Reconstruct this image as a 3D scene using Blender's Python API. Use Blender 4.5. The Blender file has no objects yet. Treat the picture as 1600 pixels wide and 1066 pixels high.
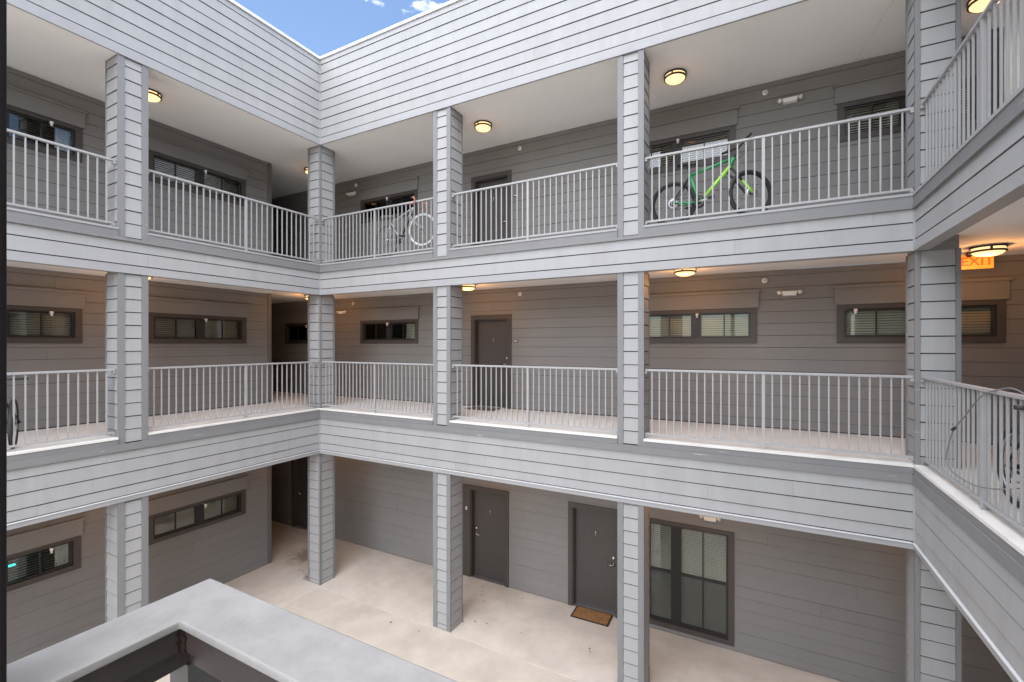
import bpy, bmesh, math, random
from mathutils import Matrix, Vector
random.seed(7)
R = math.radians
scene = bpy.context.scene
COL = scene.collection

# ------------------------------------------------------------------ camera
CAM = Vector((8.602, -7.025, 5.354)); YAW = R(28.1904); FPX = 721.412
cam_d = bpy.data.cameras.new('camera'); cam = bpy.data.objects.new('camera', cam_d); COL.objects.link(cam)
cam_d.sensor_width = 36.0; cam_d.lens = 36.0*FPX/1600.0; cam_d.clip_start = 0.02; cam_d.clip_end = 2000
cam_d.shift_y = 5.757/1600.0
cam.location = CAM; cam.rotation_euler = (R(90), 0, YAW)
scene.camera = cam

# ------------------------------------------------------------------ sky, sun, exposure
SUN_EL, SUN_AZ = R(63), R(160)           # azimuth measured clockwise from +Y
world = bpy.data.worlds.new('World'); scene.world = world; world.use_nodes = True
wn, wl = world.node_tree.nodes, world.node_tree.links
wn.clear()
w_out = wn.new('ShaderNodeOutputWorld'); w_bg = wn.new('ShaderNodeBackground')
sky = wn.new('ShaderNodeTexSky'); sky.sky_type = 'NISHITA'; sky.sun_disc = False
sky.sun_elevation = SUN_EL; sky.sun_rotation = SUN_AZ; sky.altitude = 100; sky.air_density = 1.0; sky.dust_density = 0.8; sky.ozone_density = 1.6
w_tc = wn.new('ShaderNodeTexCoord'); w_map = wn.new('ShaderNodeMapping'); w_map.inputs['Scale'].default_value = (1.0, 1.0, 2.6)
w_noise = wn.new('ShaderNodeTexNoise'); w_noise.inputs['Scale'].default_value = 5.5; w_noise.inputs['Detail'].default_value = 7; w_noise.inputs['Roughness'].default_value = 0.55
w_ramp = wn.new('ShaderNodeValToRGB'); w_ramp.color_ramp.elements[0].position = 0.645; w_ramp.color_ramp.elements[1].position = 0.74
w_mix = wn.new('ShaderNodeMixRGB'); w_mix.inputs['Color2'].default_value = (9.0, 9.2, 9.6, 1)
wl.new(w_tc.outputs['Generated'], w_map.inputs['Vector']); wl.new(w_map.outputs['Vector'], w_noise.inputs['Vector'])
wl.new(w_noise.outputs['Fac'], w_ramp.inputs['Fac']); wl.new(w_ramp.outputs['Color'], w_mix.inputs['Fac'])
wl.new(sky.outputs['Color'], w_mix.inputs['Color1']); wl.new(w_mix.outputs['Color'], w_bg.inputs['Color'])
w_bg.inputs['Strength'].default_value = 0.15
wl.new(w_bg.outputs['Background'], w_out.inputs['Surface'])

sun_d = bpy.data.lights.new('sun', 'SUN'); sun = bpy.data.objects.new('sun', sun_d); COL.objects.link(sun)
sun_d.energy = 4.5; sun_d.angle = R(115); sun_d.color = (1.0, 0.968, 0.93)
sd = Vector((math.sin(SUN_AZ)*math.cos(SUN_EL), math.cos(SUN_AZ)*math.cos(SUN_EL), math.sin(SUN_EL)))
sun.rotation_euler = sd.to_track_quat('Z', 'Y').to_euler(); sun.location = (5, -5, 30)

vs = scene.view_settings
vs.view_transform = 'Standard'; vs.look = 'None'; vs.gamma = 1.0; vs.use_curve_mapping = False
vs.exposure = 1.0
scene.render.engine = 'CYCLES'
cy = scene.cycles
cy.use_denoising = True; cy.max_bounces = 8; cy.diffuse_bounces = 6; cy.glossy_bounces = 3; cy.transparent_max_bounces = 10
cy.sample_clamp_indirect = 6.0; cy.caustics_reflective = False; cy.caustics_refractive = False

# ------------------------------------------------------------------ materials
MATS = {}
def nodes_of(name):
    m = bpy.data.materials.new(name); m.use_nodes = True
    nt = m.node_tree; b = nt.nodes['Principled BSDF']
    MATS[name] = m
    return m, nt, b
def paint(name, col, rough=0.55, var=0.06, scale=3.0, bump=0.0, bscale=40.0, objvar=0.0, dirt=None, dirt_amt=0.0, dirt_scale=1.2, metal=0.0, stretch=(1, 1, 1), chips=None, spec=0.4):
    m, nt, b = nodes_of(name); N, L = nt.nodes, nt.links
    geo = N.new('ShaderNodeNewGeometry')
    mp = N.new('ShaderNodeMapping'); mp.inputs['Scale'].default_value = stretch
    L.new(geo.outputs['Position'], mp.inputs['Vector'])
    n1 = N.new('ShaderNodeTexNoise'); n1.inputs['Scale'].default_value = scale; n1.inputs['Detail'].default_value = 6; n1.inputs['Roughness'].default_value = 0.6
    L.new(mp.outputs['Vector'], n1.inputs['Vector'])
    mr = N.new('ShaderNodeMapRange'); mr.inputs['From Min'].default_value = 0.25; mr.inputs['From Max'].default_value = 0.75
    mr.inputs['To Min'].default_value = 1 - var; mr.inputs['To Max'].default_value = 1 + var
    L.new(n1.outputs['Fac'], mr.inputs['Value'])
    val = mr.outputs['Result']
    if objvar:
        oi = N.new('ShaderNodeObjectInfo'); m2 = N.new('ShaderNodeMapRange')
        m2.inputs['To Min'].default_value = 1 - objvar; m2.inputs['To Max'].default_value = 1 + objvar
        L.new(oi.outputs['Random'], m2.inputs['Value'])
        mu = N.new('ShaderNodeMath'); mu.operation = 'MULTIPLY'; L.new(val, mu.inputs[0]); L.new(m2.outputs['Result'], mu.inputs[1]); val = mu.outputs[0]
    hsv = N.new('ShaderNodeHueSaturation'); hsv.inputs['Color'].default_value = (*col, 1); L.new(val, hsv.inputs['Value'])
    out = hsv.outputs['Color']
    if dirt:
        n2 = N.new('ShaderNodeTexNoise'); n2.inputs['Scale'].default_value = dirt_scale; n2.inputs['Detail'].default_value = 8; n2.inputs['Roughness'].default_value = 0.65
        L.new(mp.outputs['Vector'], n2.inputs['Vector'])
        rp = N.new('ShaderNodeMapRange'); rp.inputs['From Min'].default_value = 0.5; rp.inputs['From Max'].default_value = 0.75; rp.inputs['To Max'].default_value = dirt_amt
        L.new(n2.outputs['Fac'], rp.inputs['Value'])
        mx = N.new('ShaderNodeMixRGB'); L.new(rp.outputs['Result'], mx.inputs['Fac']); L.new(out, mx.inputs['Color1']); mx.inputs['Color2'].default_value = (*dirt, 1); out = mx.outputs['Color']
    if chips:
        mp3 = N.new('ShaderNodeMapping'); mp3.inputs['Scale'].default_value = (3.0, 3.0, 60.0); L.new(geo.outputs['Position'], mp3.inputs['Vector'])
        n3 = N.new('ShaderNodeTexNoise'); n3.inputs['Scale'].default_value = 1.0; n3.inputs['Detail'].default_value = 4; L.new(mp3.outputs['Vector'], n3.inputs['Vector'])
        rp = N.new('ShaderNodeMapRange'); rp.inputs['From Min'].default_value = 0.69; rp.inputs['From Max'].default_value = 0.73; rp.inputs['To Max'].default_value = 0.7
        L.new(n3.outputs['Fac'], rp.inputs['Value'])
        mx = N.new('ShaderNodeMixRGB'); L.new(rp.outputs['Result'], mx.inputs['Fac']); L.new(out, mx.inputs['Color1']); mx.inputs['Color2'].default_value = (*chips, 1); out = mx.outputs['Color']
    L.new(out, b.inputs['Base Color'])
    b.inputs['Roughness'].default_value = rough; b.inputs['Metallic'].default_value = metal
    b.inputs['Specular IOR Level'].default_value = spec
    if bump:
        nb = N.new('ShaderNodeTexNoise'); nb.inputs['Scale'].default_value = bscale; nb.inputs['Detail'].default_value = 5; L.new(mp.outputs['Vector'], nb.inputs['Vector'])
        bp = N.new('ShaderNodeBump'); bp.inputs['Strength'].default_value = bump; bp.inputs['Distance'].default_value = 0.01; L.new(nb.outputs['Fac'], bp.inputs['Height'])
        L.new(bp.outputs['Normal'], b.inputs['Normal'])
    return m
def emit(name, col, strength, rough=0.4):
    m, nt, b = nodes_of(name)
    b.inputs['Base Color'].default_value = (*[min(c, 1)*0.8 for c in col], 1); b.inputs['Roughness'].default_value = rough
    b.inputs['Emission Color'].default_value = (*col, 1); b.inputs['Emission Strength'].default_value = strength
    return m
def glass(name, tint=(0.80, 0.86, 0.80), ior=1.52):
    m, nt, b = nodes_of(name); N, L = nt.nodes, nt.links
    N.remove(b)
    tr = N.new('ShaderNodeBsdfTransparent'); tr.inputs['Color'].default_value = (*tint, 1)
    gl = N.new('ShaderNodeBsdfGlossy'); gl.inputs['Roughness'].default_value = 0.02; gl.inputs['Color'].default_value = (0.95, 0.97, 1, 1)
    fr = N.new('ShaderNodeFresnel'); fr.inputs['IOR'].default_value = ior
    nz = N.new('ShaderNodeTexNoise'); nz.inputs['Scale'].default_value = 1.5
    bp = N.new('ShaderNodeBump'); bp.inputs['Strength'].default_value = 0.015; L.new(nz.outputs['Fac'], bp.inputs['Height'])
    L.new(bp.outputs['Normal'], gl.inputs['Normal'])
    mx = N.new('ShaderNodeMixShader'); L.new(fr.outputs['Fac'], mx.inputs['Fac']); L.new(tr.outputs['BSDF'], mx.inputs[1]); L.new(gl.outputs['BSDF'], mx.inputs[2])
    L.new(mx.outputs['Shader'], N['Material Output'].inputs['Surface'])
    return m

paint('siding', (0.312, 0.313, 0.315), 0.6, 0.05, 2.2, 0.12, 90, 0.03, (0.225, 0.223, 0.220), 0.42, 1.0, stretch=(2.2, 2.2, 0.35))
paint('trim', (0.185, 0.185, 0.188), 0.6, 0.05, 3.0, 0.08, 80, 0.02, (0.15, 0.145, 0.14), 0.30, 1.4, chips=(0.5, 0.5, 0.5))
paint('trim_pale', (0.31, 0.311, 0.317), 0.55, 0.04, 3.0, 0.05, 80, 0.0, (0.19, 0.19, 0.19), 0.3, 1.4)
paint('backing', (0.035, 0.035, 0.036), 0.8)
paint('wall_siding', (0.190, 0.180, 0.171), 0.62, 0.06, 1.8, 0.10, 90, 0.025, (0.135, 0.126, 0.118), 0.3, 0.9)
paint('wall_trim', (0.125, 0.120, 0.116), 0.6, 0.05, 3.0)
paint('casing', (0.060, 0.050, 0.044), 0.5, 0.08, 4.0)
paint('sash', (0.022, 0.019, 0.018), 0.4, 0.05, 5.0)
paint('door_paint', (0.062, 0.054, 0.049), 0.42, 0.06, 4.0, 0.03, 60)
paint('soffit', (0.86, 0.845, 0.815), 0.8, 0.035, 1.0, 0.25, 120, 0.0, (0.78, 0.76, 0.73), 0.3, 0.7)
paint('rail', (0.315, 0.315, 0.318), 0.4, 0.05, 6.0, 0.0, 40, 0.0, (0.25, 0.24, 0.23), 0.25, 3.0, spec=0.5)
paint('slab', (0.63, 0.615, 0.59), 0.85, 0.10, 2.5, 0.35, 60, 0.0, (0.52, 0.50, 0.47), 0.5, 1.1)
paint('concrete', (0.52, 0.468, 0.405), 0.88, 0.14, 1.6, 0.40, 45, 0.0, (0.40, 0.35, 0.30), 0.8, 0.9)
paint('concrete_walk', (0.545, 0.498, 0.44), 0.88, 0.14, 1.9, 0.40, 45, 0.0, (0.43, 0.385, 0.335), 0.8, 1.1)
paint('cap_metal', (0.60, 0.605, 0.615), 0.45, 0.03, 2.0)
paint('roofing', (0.25, 0.25, 0.25), 0.9, 0.1, 2.0)
paint('bronze', (0.045, 0.030, 0.020), 0.35, 0.05, 8.0, metal=0.0)
paint('white_plastic', (0.72, 0.70, 0.66), 0.4, 0.03, 6.0)
paint('chrome', (0.60, 0.58, 0.55), 0.25, 0.03, 8.0, metal=1.0)
paint('black', (0.018, 0.018, 0.019), 0.5, 0.06, 8.0)
paint('rubber', (0.028, 0.028, 0.029), 0.75, 0.10, 30.0)
paint('steel', (0.42, 0.42, 0.43), 0.35, 0.05, 10.0, metal=0.8)
paint('bike_green', (0.012, 0.235, 0.075), 0.3, 0.04, 6.0, spec=0.6)
paint('bike_lime', (0.28, 0.60, 0.06), 0.3, 0.04, 6.0, spec=0.6)
paint('bike_white', (0.58, 0.58, 0.58), 0.35, 0.03, 6.0, spec=0.6)
paint('bike_silver', (0.30, 0.30, 0.31), 0.35, 0.03, 6.0, spec=0.6)
paint('bike_red', (0.42, 0.15, 0.11), 0.45, 0.05, 6.0)
paint('bike_grey', (0.12, 0.12, 0.13), 0.35, 0.05, 6.0)
paint('blind', (0.72, 0.69, 0.60), 0.6, 0.05, 3.0)
paint('curtain', (0.82, 0.81, 0.78), 0.8, 0.08, 6.0)
paint('room', (0.10, 0.095, 0.085), 0.9, 0.1, 2.0)
paint('mat_coir', (0.30, 0.155, 0.060), 0.95, 0.35, 14.0, 0.8, 250, 0.0, (0.17, 0.08, 0.035), 0.7, 6.0)
paint('mat_edge', (0.050, 0.024, 0.016), 0.9, 0.12, 20.0)
paint('mat_grey', (0.13, 0.11, 0.10), 0.95, 0.25, 20.0, 0.5, 200)
paint('guard_top', (0.285, 0.276, 0.266), 0.55, 0.18, 14.0, 0.12, 70, 0.0, (0.20, 0.193, 0.185), 0.75, 7.0)
paint('guard_brown', (0.042, 0.034, 0.032), 0.5, 0.12, 12.0, 0.05, 60, 0.0, (0.10, 0.055, 0.035), 0.35, 14.0)
paint('guard_grey', (0.085, 0.082, 0.080), 0.5, 0.08, 12.0)
paint('rust', (0.020, 0.009, 0.006), 0.9, 0.6, 60.0, 0.6, 120)
paint('post_dark', (0.009, 0.006, 0.007), 0.6, 0.1, 8.0)
paint('cable', (0.16, 0.16, 0.17), 0.4, 0.08, 20.0)
paint('leaf', (0.05, 0.12, 0.03), 0.6, 0.2, 20.0)
paint('litter', (0.10, 0.06, 0.035), 0.9, 0.4, 30)
paint('screen', (0.05, 0.05, 0.05), 0.8, 0.05, 10)
glass('pane_glass', (0.93, 0.935, 0.91))
emit('lamp_glass', (1.0, 0.68, 0.32), 0.75)
emit('exit_face', (1.0, 0.32, 0.035), 0.30)
emit('exit_letter', (1.0, 0.075, 0.01), 0.50)
emit('teal_light', (0.02, 0.75, 0.62), 1.6)
# insect screen: a fine mesh, half open
m = MATS['screen']; nt = m.node_tree
tr = nt.nodes.new('ShaderNodeBsdfTransparent'); mx = nt.nodes.new('ShaderNodeMixShader'); mx.inputs['Fac'].default_value = 0.24
nt.links.new(tr.outputs['BSDF'], mx.inputs[1]); nt.links.new(nt.nodes['Principled BSDF'].outputs['BSDF'], mx.inputs[2]); nt.links.new(mx.outputs['Shader'], nt.nodes['Material Output'].inputs['Surface'])
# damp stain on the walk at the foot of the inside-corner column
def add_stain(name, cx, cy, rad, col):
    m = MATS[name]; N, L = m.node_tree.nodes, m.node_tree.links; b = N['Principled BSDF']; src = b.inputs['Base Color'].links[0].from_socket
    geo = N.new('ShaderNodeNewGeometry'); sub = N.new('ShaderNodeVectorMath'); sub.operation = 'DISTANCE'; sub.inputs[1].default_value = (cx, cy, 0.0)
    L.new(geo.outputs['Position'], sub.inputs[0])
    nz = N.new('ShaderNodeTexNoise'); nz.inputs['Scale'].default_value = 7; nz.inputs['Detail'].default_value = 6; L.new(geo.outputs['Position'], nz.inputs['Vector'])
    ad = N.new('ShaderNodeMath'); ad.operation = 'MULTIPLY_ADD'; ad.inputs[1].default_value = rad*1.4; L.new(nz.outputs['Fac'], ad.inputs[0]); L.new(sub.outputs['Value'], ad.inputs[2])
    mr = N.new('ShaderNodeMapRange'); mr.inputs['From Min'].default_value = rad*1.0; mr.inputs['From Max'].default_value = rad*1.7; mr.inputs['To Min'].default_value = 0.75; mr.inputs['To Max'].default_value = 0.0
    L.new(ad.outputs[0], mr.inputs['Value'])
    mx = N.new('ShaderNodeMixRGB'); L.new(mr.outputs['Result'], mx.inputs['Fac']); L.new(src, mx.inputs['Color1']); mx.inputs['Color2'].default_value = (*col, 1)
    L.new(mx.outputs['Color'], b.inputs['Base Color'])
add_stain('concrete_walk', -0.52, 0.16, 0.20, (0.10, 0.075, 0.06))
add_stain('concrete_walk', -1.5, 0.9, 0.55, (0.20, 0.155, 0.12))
def M(n): return MATS[n]

# ------------------------------------------------------------------ builders
class MB:
    def __init__(s): s.v = []; s.f = []; s.sm = []
    def add(s, vs_, fs_, smooth=False):
        k = len(s.v); s.v += [tuple(p) for p in vs_]; s.f += [tuple(i+k for i in f) for f in fs_]; s.sm += [smooth]*len(fs_); return s
    def box(s, x0, x1, y0, y1, z0, z1):
        return s.add([(x0,y0,z0),(x1,y0,z0),(x1,y1,z0),(x0,y1,z0),(x0,y0,z1),(x1,y0,z1),(x1,y1,z1),(x0,y1,z1)],
                     [(0,3,2,1),(4,5,6,7),(0,1,5,4),(1,2,6,5),(2,3,7,6),(3,0,4,7)])
    def obox(s, c, ax, ay, az, hx, hy, hz):
        c = Vector(c); ax, ay, az = Vector(ax), Vector(ay), Vector(az); p = []
        for z in (-1, 1):
            for x, y in ((-1,-1),(1,-1),(1,1),(-1,1)): p.append(c+ax*x*hx+ay*y*hy+az*z*hz)
        return s.add(p, [(0,3,2,1),(4,5,6,7),(0,1,5,4),(1,2,6,5),(2,3,7,6),(3,0,4,7)])
    def tube(s, pts, r, n=8, cap=True, closed=False):
        pts = [Vector(p) for p in pts]; rs = r if isinstance(r, (list, tuple)) else [r]*len(pts)
        vs_, fs_ = [], []; m = len(pts); up = None
        for i, p in enumerate(pts):
            if closed: d = (pts[(i+1) % m]-pts[i-1])
            else: d = (pts[min(i+1, m-1)]-pts[max(i-1, 0)])
            d.normalize()
            if up is None:
                up = Vector((0,0,1)) if abs(d.z) < 0.9 else Vector((1,0,0))
            u = up - d*up.dot(d)
            if u.length < 1e-5: u = d.orthogonal()
            u.normalize(); w = d.cross(u); up = u
            for k in range(n):
                a = 2*math.pi*k/n; vs_.append(p+(u*math.cos(a)+w*math.sin(a))*rs[i])
        for i in range(m if closed else m-1):
            for k in range(n):
                a, b = i*n+k, i*n+(k+1) % n; c, d2 = ((i+1) % m)*n+(k+1) % n, ((i+1) % m)*n+k
                fs_.append((a, b, c, d2))
        s.add(vs_, fs_, True)
        if cap and not closed:
            k0 = len(s.v)-len(vs_); s.f += [tuple(k0+k for k in range(n))[::-1], tuple(k0+(m-1)*n+k for k in range(n))]; s.sm += [False, False]
        return s
    def ring(s, c, axis, r, t, n=36, k=8):
        axis = Vector(axis).normalized(); u = axis.orthogonal().normalized(); w = axis.cross(u); c = Vector(c)
        return s.tube([c+(u*math.cos(2*math.pi*i/n)+w*math.sin(2*math.pi*i/n))*r for i in range(n)], t, k, closed=True)
    def lathe(s, prof, c=(0,0,0), axis=(0,0,1), n=24, smooth=True):
        axis = Vector(axis).normalized(); u = axis.orthogonal().normalized(); w = axis.cross(u); c = Vector(c); vs_, fs_ = [], []
        for r, h in prof:
            for k in range(n):
                a = 2*math.pi*k/n; vs_.append(c+axis*h+(u*math.cos(a)+w*math.sin(a))*max(r, 1e-4))
        for i in range(len(prof)-1):
            for k in range(n): fs_.append((i*n+k, i*n+(k+1) % n, (i+1)*n+(k+1) % n, (i+1)*n+k))
        return s.add(vs_, fs_, smooth)
    def mesh(s, name):
        me = bpy.data.meshes.new(name); me.from_pydata(s.v, [], s.f); me.update()
        me.polygons.foreach_set('use_smooth', s.sm)
        bm = bmesh.new(); bm.from_mesh(me); bmesh.ops.recalc_face_normals(bm, faces=bm.faces); bm.to_mesh(me); bm.free()
        return me
    def build(s, name, mat, parent=None, kind=None, bevel=0.0):
        me = s.mesh(name)
        if bevel:
            bm = bmesh.new(); bm.from_mesh(me); bmesh.ops.bevel(bm, geom=bm.edges[:], offset=bevel, segments=2, affect='EDGES', profile=0.6); bm.to_mesh(me); bm.free()
        me.materials.append(M(mat))
        o = bpy.data.objects.new(name, me); COL.objects.link(o); o.parent = parent
        if kind: o['kind'] = kind
        return o
def link_mesh(name, me, parent, mat=None, loc=None, matrix=None):
    o = bpy.data.objects.new(name, me); COL.objects.link(o); o.parent = parent
    if matrix is not None: o.matrix_local = matrix
    elif loc is not None: o.location = loc
    return o
def tag(o, label, cat, group=None, kind=None):
    o['label'] = label; o['category'] = cat
    if group: o['group'] = group
    if kind: o['kind'] = kind
    return o
def thing(name, label, cat, loc=(0,0,0), rotz=0.0, group=None, tilt=None):
    o = bpy.data.objects.new(name, None); COL.objects.link(o); o.location = loc; o.rotation_euler = tilt if tilt else (0, 0, rotz); o.empty_display_size = 0.1
    return tag(o, label, cat, group)
def copy_tree(o, parent=None):
    c = o.copy(); COL.objects.link(c); c.parent = parent
    for ch in [x for x in bpy.data.objects if x.parent == o]: copy_tree(ch, c)
    return c

# a face frame: origin, outward normal n; s runs along a (a x -n = z)
class Face:
    def __init__(s, ox, oy, n):
        s.o = Vector((ox, oy, 0)); s.n = Vector((n[0], n[1], 0)); s.a = Vector((-n[1], n[0], 0))
        s.rot = Matrix((( s.a.x, -s.n.x, 0), (s.a.y, -s.n.y, 0), (0, 0, 1)))
    def p(s, t, d, z): q = s.o+s.a*t+s.n*d; return Vector((q.x, q.y, z))
    def box(s, mb, s0, s1, z0, z1, d0, d1):
        a, b = s.p(s0, d0, z0), s.p(s1, d1, z1)
        return mb.box(min(a.x,b.x), max(a.x,b.x), min(a.y,b.y), max(a.y,b.y), z0, z1)
    def mat(s, t, d, z, sx, sy, sz):
        m3 = s.rot @ Matrix.Diagonal((sx, sy, sz)); m = m3.to_4x4(); m.translation = s.p(t, d, z); return m

# unit lap-siding board: x 0..1, z 0..1, outer side towards -y (bottom proud)
def unit_plank(mat):
    # front slants: thick at the butt, thin at the top; a short drip under the butt
    b = MB().add([(0,-1,0),(1,-1,0),(1,-0.30,1),(0,-0.30,1),(0,0,0),(1,0,0),(1,0,1),(0,0,1)],
                 [(0,1,2,3),(4,7,6,5),(0,4,5,1),(3,2,6,7),(0,3,7,4),(1,5,6,2)])
    me = b.mesh('plank_'+mat); me.materials.append(M(mat)); return me
PLANK = {k: unit_plank(k) for k in ('siding', 'wall_siding')}
PL = []            # (owner wing, importance, material, parent, matrix)
def seen_size(P, area):
    d = P-CAM; f = Vector((-math.sin(YAW), math.cos(YAW), 0)); r = Vector((math.cos(YAW), math.sin(YAW), 0))
    dep = d.dot(f)
    if dep < 0.3: return 0.0
    u = d.dot(r)/dep; v = d.z/dep
    if abs(u) > 1.16 or abs(v) > 0.78: return 0.0
    return area/(dep*dep)
def clad(wing, parent, face, s0, s1, z0, z1, phase, mat='siding', openings=(), joint=3.66, thick=0.011, d=0.0, gap=0.014, hidden=1.0, expo=0.2015):
    k0 = math.floor((z0-phase)/expo)
    zs = [z0]+[phase+expo*k for k in range(k0, k0+80) if z0+0.02 < phase+expo*k < z1-0.02]+[z1]
    for i in range(len(zs)-1):
        a, b = zs[i], zs[i+1]
        cuts = sorted(set([s0, s1]+[c for o in openings if o[2] < b-0.005 and o[3] > a+0.005 for c in (max(s0, o[0]), min(s1, o[1]))]))
        off = random.uniform(0, joint)
        for j in range(len(cuts)-1):
            p, q = cuts[j], cuts[j+1]
            if q-p < 0.01: continue
            mid = (p+q)/2; za, zb = a, b; skip = False
            pieces = [(a, b)]
            for o in openings:
                if o[0] <= mid <= o[1] and o[2] < b-0.005 and o[3] > a+0.005:
                    new = []
                    for (u, w) in pieces:
                        if o[2] > u+0.01: new.append((u, min(w, o[2])))
                        if o[3] < w-0.01: new.append((max(u, o[3]), w))
                    pieces = new
            for (u, w) in pieces:
                js = [p]; t = p+off % joint
                t = s0 + ((off) % joint)
                while t < q:
                    if t > p+0.3 and t < q-0.3: js.append(t)
                    t += joint
                js.append(q)
                for x0, x1 in zip(js[:-1], js[1:]):
                    L0, L1 = x0+(0.0009 if x0 != p else 0), x1-(0.0009 if x1 != q else 0)
                    g = gap if u == a else 0.0
                    dj = random.uniform(0, 0.0022); mtx = face.mat(L0, d+dj, u+g+random.uniform(-0.0012, 0.0012), L1-L0, thick+dj, w-u-g)
                    P = face.p((L0+L1)/2, 0, (u+w)/2)
                    PL.append((wing, seen_size(P, (L1-L0)*(w-u))*hidden*(1.0 if face.n.dot(CAM-P) > 0 else 0.0), mat, parent, mtx))
def flush_planks(limit=300):
    for wing in dict.fromkeys(p[0] for p in PL):
        mine = sorted([p for p in PL if p[0] == wing], key=lambda p: -p[1])
        big, rest = mine[:limit], mine[limit:]
        for _, imp, mat, parent, mtx in big: link_mesh('plank', PLANK[mat], parent, matrix=mtx)
        for mat in ('siding', 'wall_siding'):
            b = MB(); src = [tuple(v.co) for v in PLANK[mat].vertices]; fs = [tuple(p.vertices) for p in PLANK[mat].polygons]
            for _, imp, m_, parent, mtx in rest:
                if m_ == mat: b.add([mtx @ Vector(v) for v in src], fs)
            if b.v: b.build('siding', mat, wing, kind='stuff')

# ------------------------------------------------------------------ key dimensions (metres)
W = 10.218; CW = 0.40; BAY = 3.139; LBAY = 3.27
YB, XL, XR = 1.92, -1.97, W+1.97
FL = [0.0, 3.945, 7.135]                     # floor levels
CB = [0.0, 3.832, 7.000]                     # column foot on the facade
FB = [2.949, 6.457, 9.784]                   # underside of the band above each storey
SO = [3.10, 6.61, 9.80]                      # soffits
YEND = -10.5
ground = MB().add([(-150,-150,0),(150,-150,0),(150,150,0),(-150,150,0)], [(0,1,2,3)]).build('ground', 'concrete'); ground['kind'] = 'structure'
g = MB()                                      # walk slabs under the galleries, 6 mm proud of the yard
g.box(-7.9, 14, -0.05, YB, -0.1, 0.004); g.box(XL, 0.05, YEND, -0.05, -0.1, 0.004); g.box(W-0.05, XR, YEND, -0.05, -0.1, 0.004)
gw = g.build('pavement', 'concrete_walk'); gw['kind'] = 'structure'

back = thing('apartment_wing', 'back wing of the grey three-storey apartment building, facing the courtyard with four columns', 'building')
left = thing('apartment_wing', 'left wing of the grey apartment building, two siding-clad bays deep beside the dark post', 'building')
right = thing('apartment_wing', 'right wing of the grey apartment building, with the cable lock on its railing', 'building')

# ------------------------------------------------------------------ facades
FBk = Face(0, 0, (0, -1)); FLf = Face(0, 0, (1, 0)); FRt = Face(W, 0, (-1, 0))
# s ranges: back 0..W ; left s = y, from YEND to 0 ; right a=(0,-1): s = -y, from 0 to -YEND
RUN = {'b': (back, FBk, 0.0, W), 'l': (left, FLf, YEND, 0.0), 'r': (right, FRt, 0.0, -YEND)}
COLS = {'b': [(BAY, BAY+CW), (2*BAY+CW, 2*BAY+2*CW)], 'l': [(-LBAY-CW, -LBAY), (-2*LBAY-2*CW, -2*LBAY-CW)], 'r': [(LBAY, LBAY+CW), (2*LBAY+CW, 2*LBAY+2*CW)]}
def bays(key):
    _, _, a, b = RUN[key]; out = []; t = a
    for c in COLS[key]+[(b, b)] if key != 'l' else sorted(COLS[key])+[(b, b)]:
        if c[0]-t > 0.05: out.append((t, c[0]))
        t = c[1]
    return out
for key, (wing, F, s0, s1) in RUN.items():
    e0 = 0.022 if key == 'b' else 0.0; e1 = 0.022 if key == 'b' else 0.0     # keep clear of the neighbours' trims at inside corners
    a, b = s0+e0, s1-e1
    # parapet
    pb = MB(); F.box(pb, s0, s1, 9.835, 11.66, -0.20, -0.001); par = pb.build('parapet', 'backing', wing)
    clad(wing, par, F, a, b, 9.932, 11.668, 9.932, 'siding')
    for z0, z1, dd in ((9.784, 9.856, 0.022), (9.858, 9.930, 0.014)):
        t = MB(); F.box(t, a, b, z0, z1, -0.01, dd); t.build('trim_board', 'trim_pale', par)
    t = MB(); F.box(t, s0-(0.0 if key == 'b' else 0), s1, 11.668, 11.725, -0.26, 0.034 if key != 'b' else 0.033); t.build('coping', 'cap_metal', par)
    # floor bands
    for lv, (zt, zd, zm, lines, zf, zb) in {1: (3.905, 3.728, 3.832, 3.579, 3.030, 2.949), 2: (7.095, 6.951, 7.000, 6.785, 6.580, 6.457)}.items():
        fb = MB(); F.box(fb, s0, s1, zb+0.01, zm-0.002, -0.12, -0.001); fas = fb.build('fascia', 'backing', wing)
        clad(wing, fas, F, a, b, zf, zd, lines, 'siding')
        t = MB(); F.box(t, a, b, zd, zm, -0.01, 0.036); t.build('trim_board', 'trim', fas)
        if lv == 1:
            t = MB(); F.box(t, a, b, zf-0.012, zf-0.001, -0.01, 0.034); t.build('flashing', 'cap_metal', fas)
            t = MB(); F.box(t, a, b, zb, zf-0.013, -0.121, 0.020); t.build('trim_board', 'trim_pale', fas)
        else:
            t = MB(); F.box(t, a, b, 6.537, 6.579, -0.01, 0.012); t.build('trim_board', 'trim_pale', fas)
            t = MB(); F.box(t, a, b, zb, 6.536, -0.121, 0.022); t.build('trim_board', 'trim_pale', fas)
        for (p, q) in bays(key):
            p2, q2 = max(p, a), min(q, b)
            t = MB(); F.box(t, p2, q2, zm+0.001, FL[lv]-0.032, -0.01, 0.020); t.build('trim_board', 'trim', fas)
            t = MB(); F.box(t, p2, q2, FL[lv]-0.031, FL[lv], -0.05, 0.030); t.build('slab_edge', 'slab' if lv == 1 else 'trim_pale', fas)
# corner boards where the wings meet
for (x, sgn, wing) in ((0.0, 1, left), (W, -1, right)):
    for z0, z1 in ((2.95, 3.727), (6.458, 6.950), (9.785, 11.667)):
        x0, x1 = sorted((x+sgn*0.0005, x+sgn*0.024))
        MB().box(x0, x1, -0.026, -0.0005, z0, z1).build('corner_board', 'trim_pale', wing)

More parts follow.
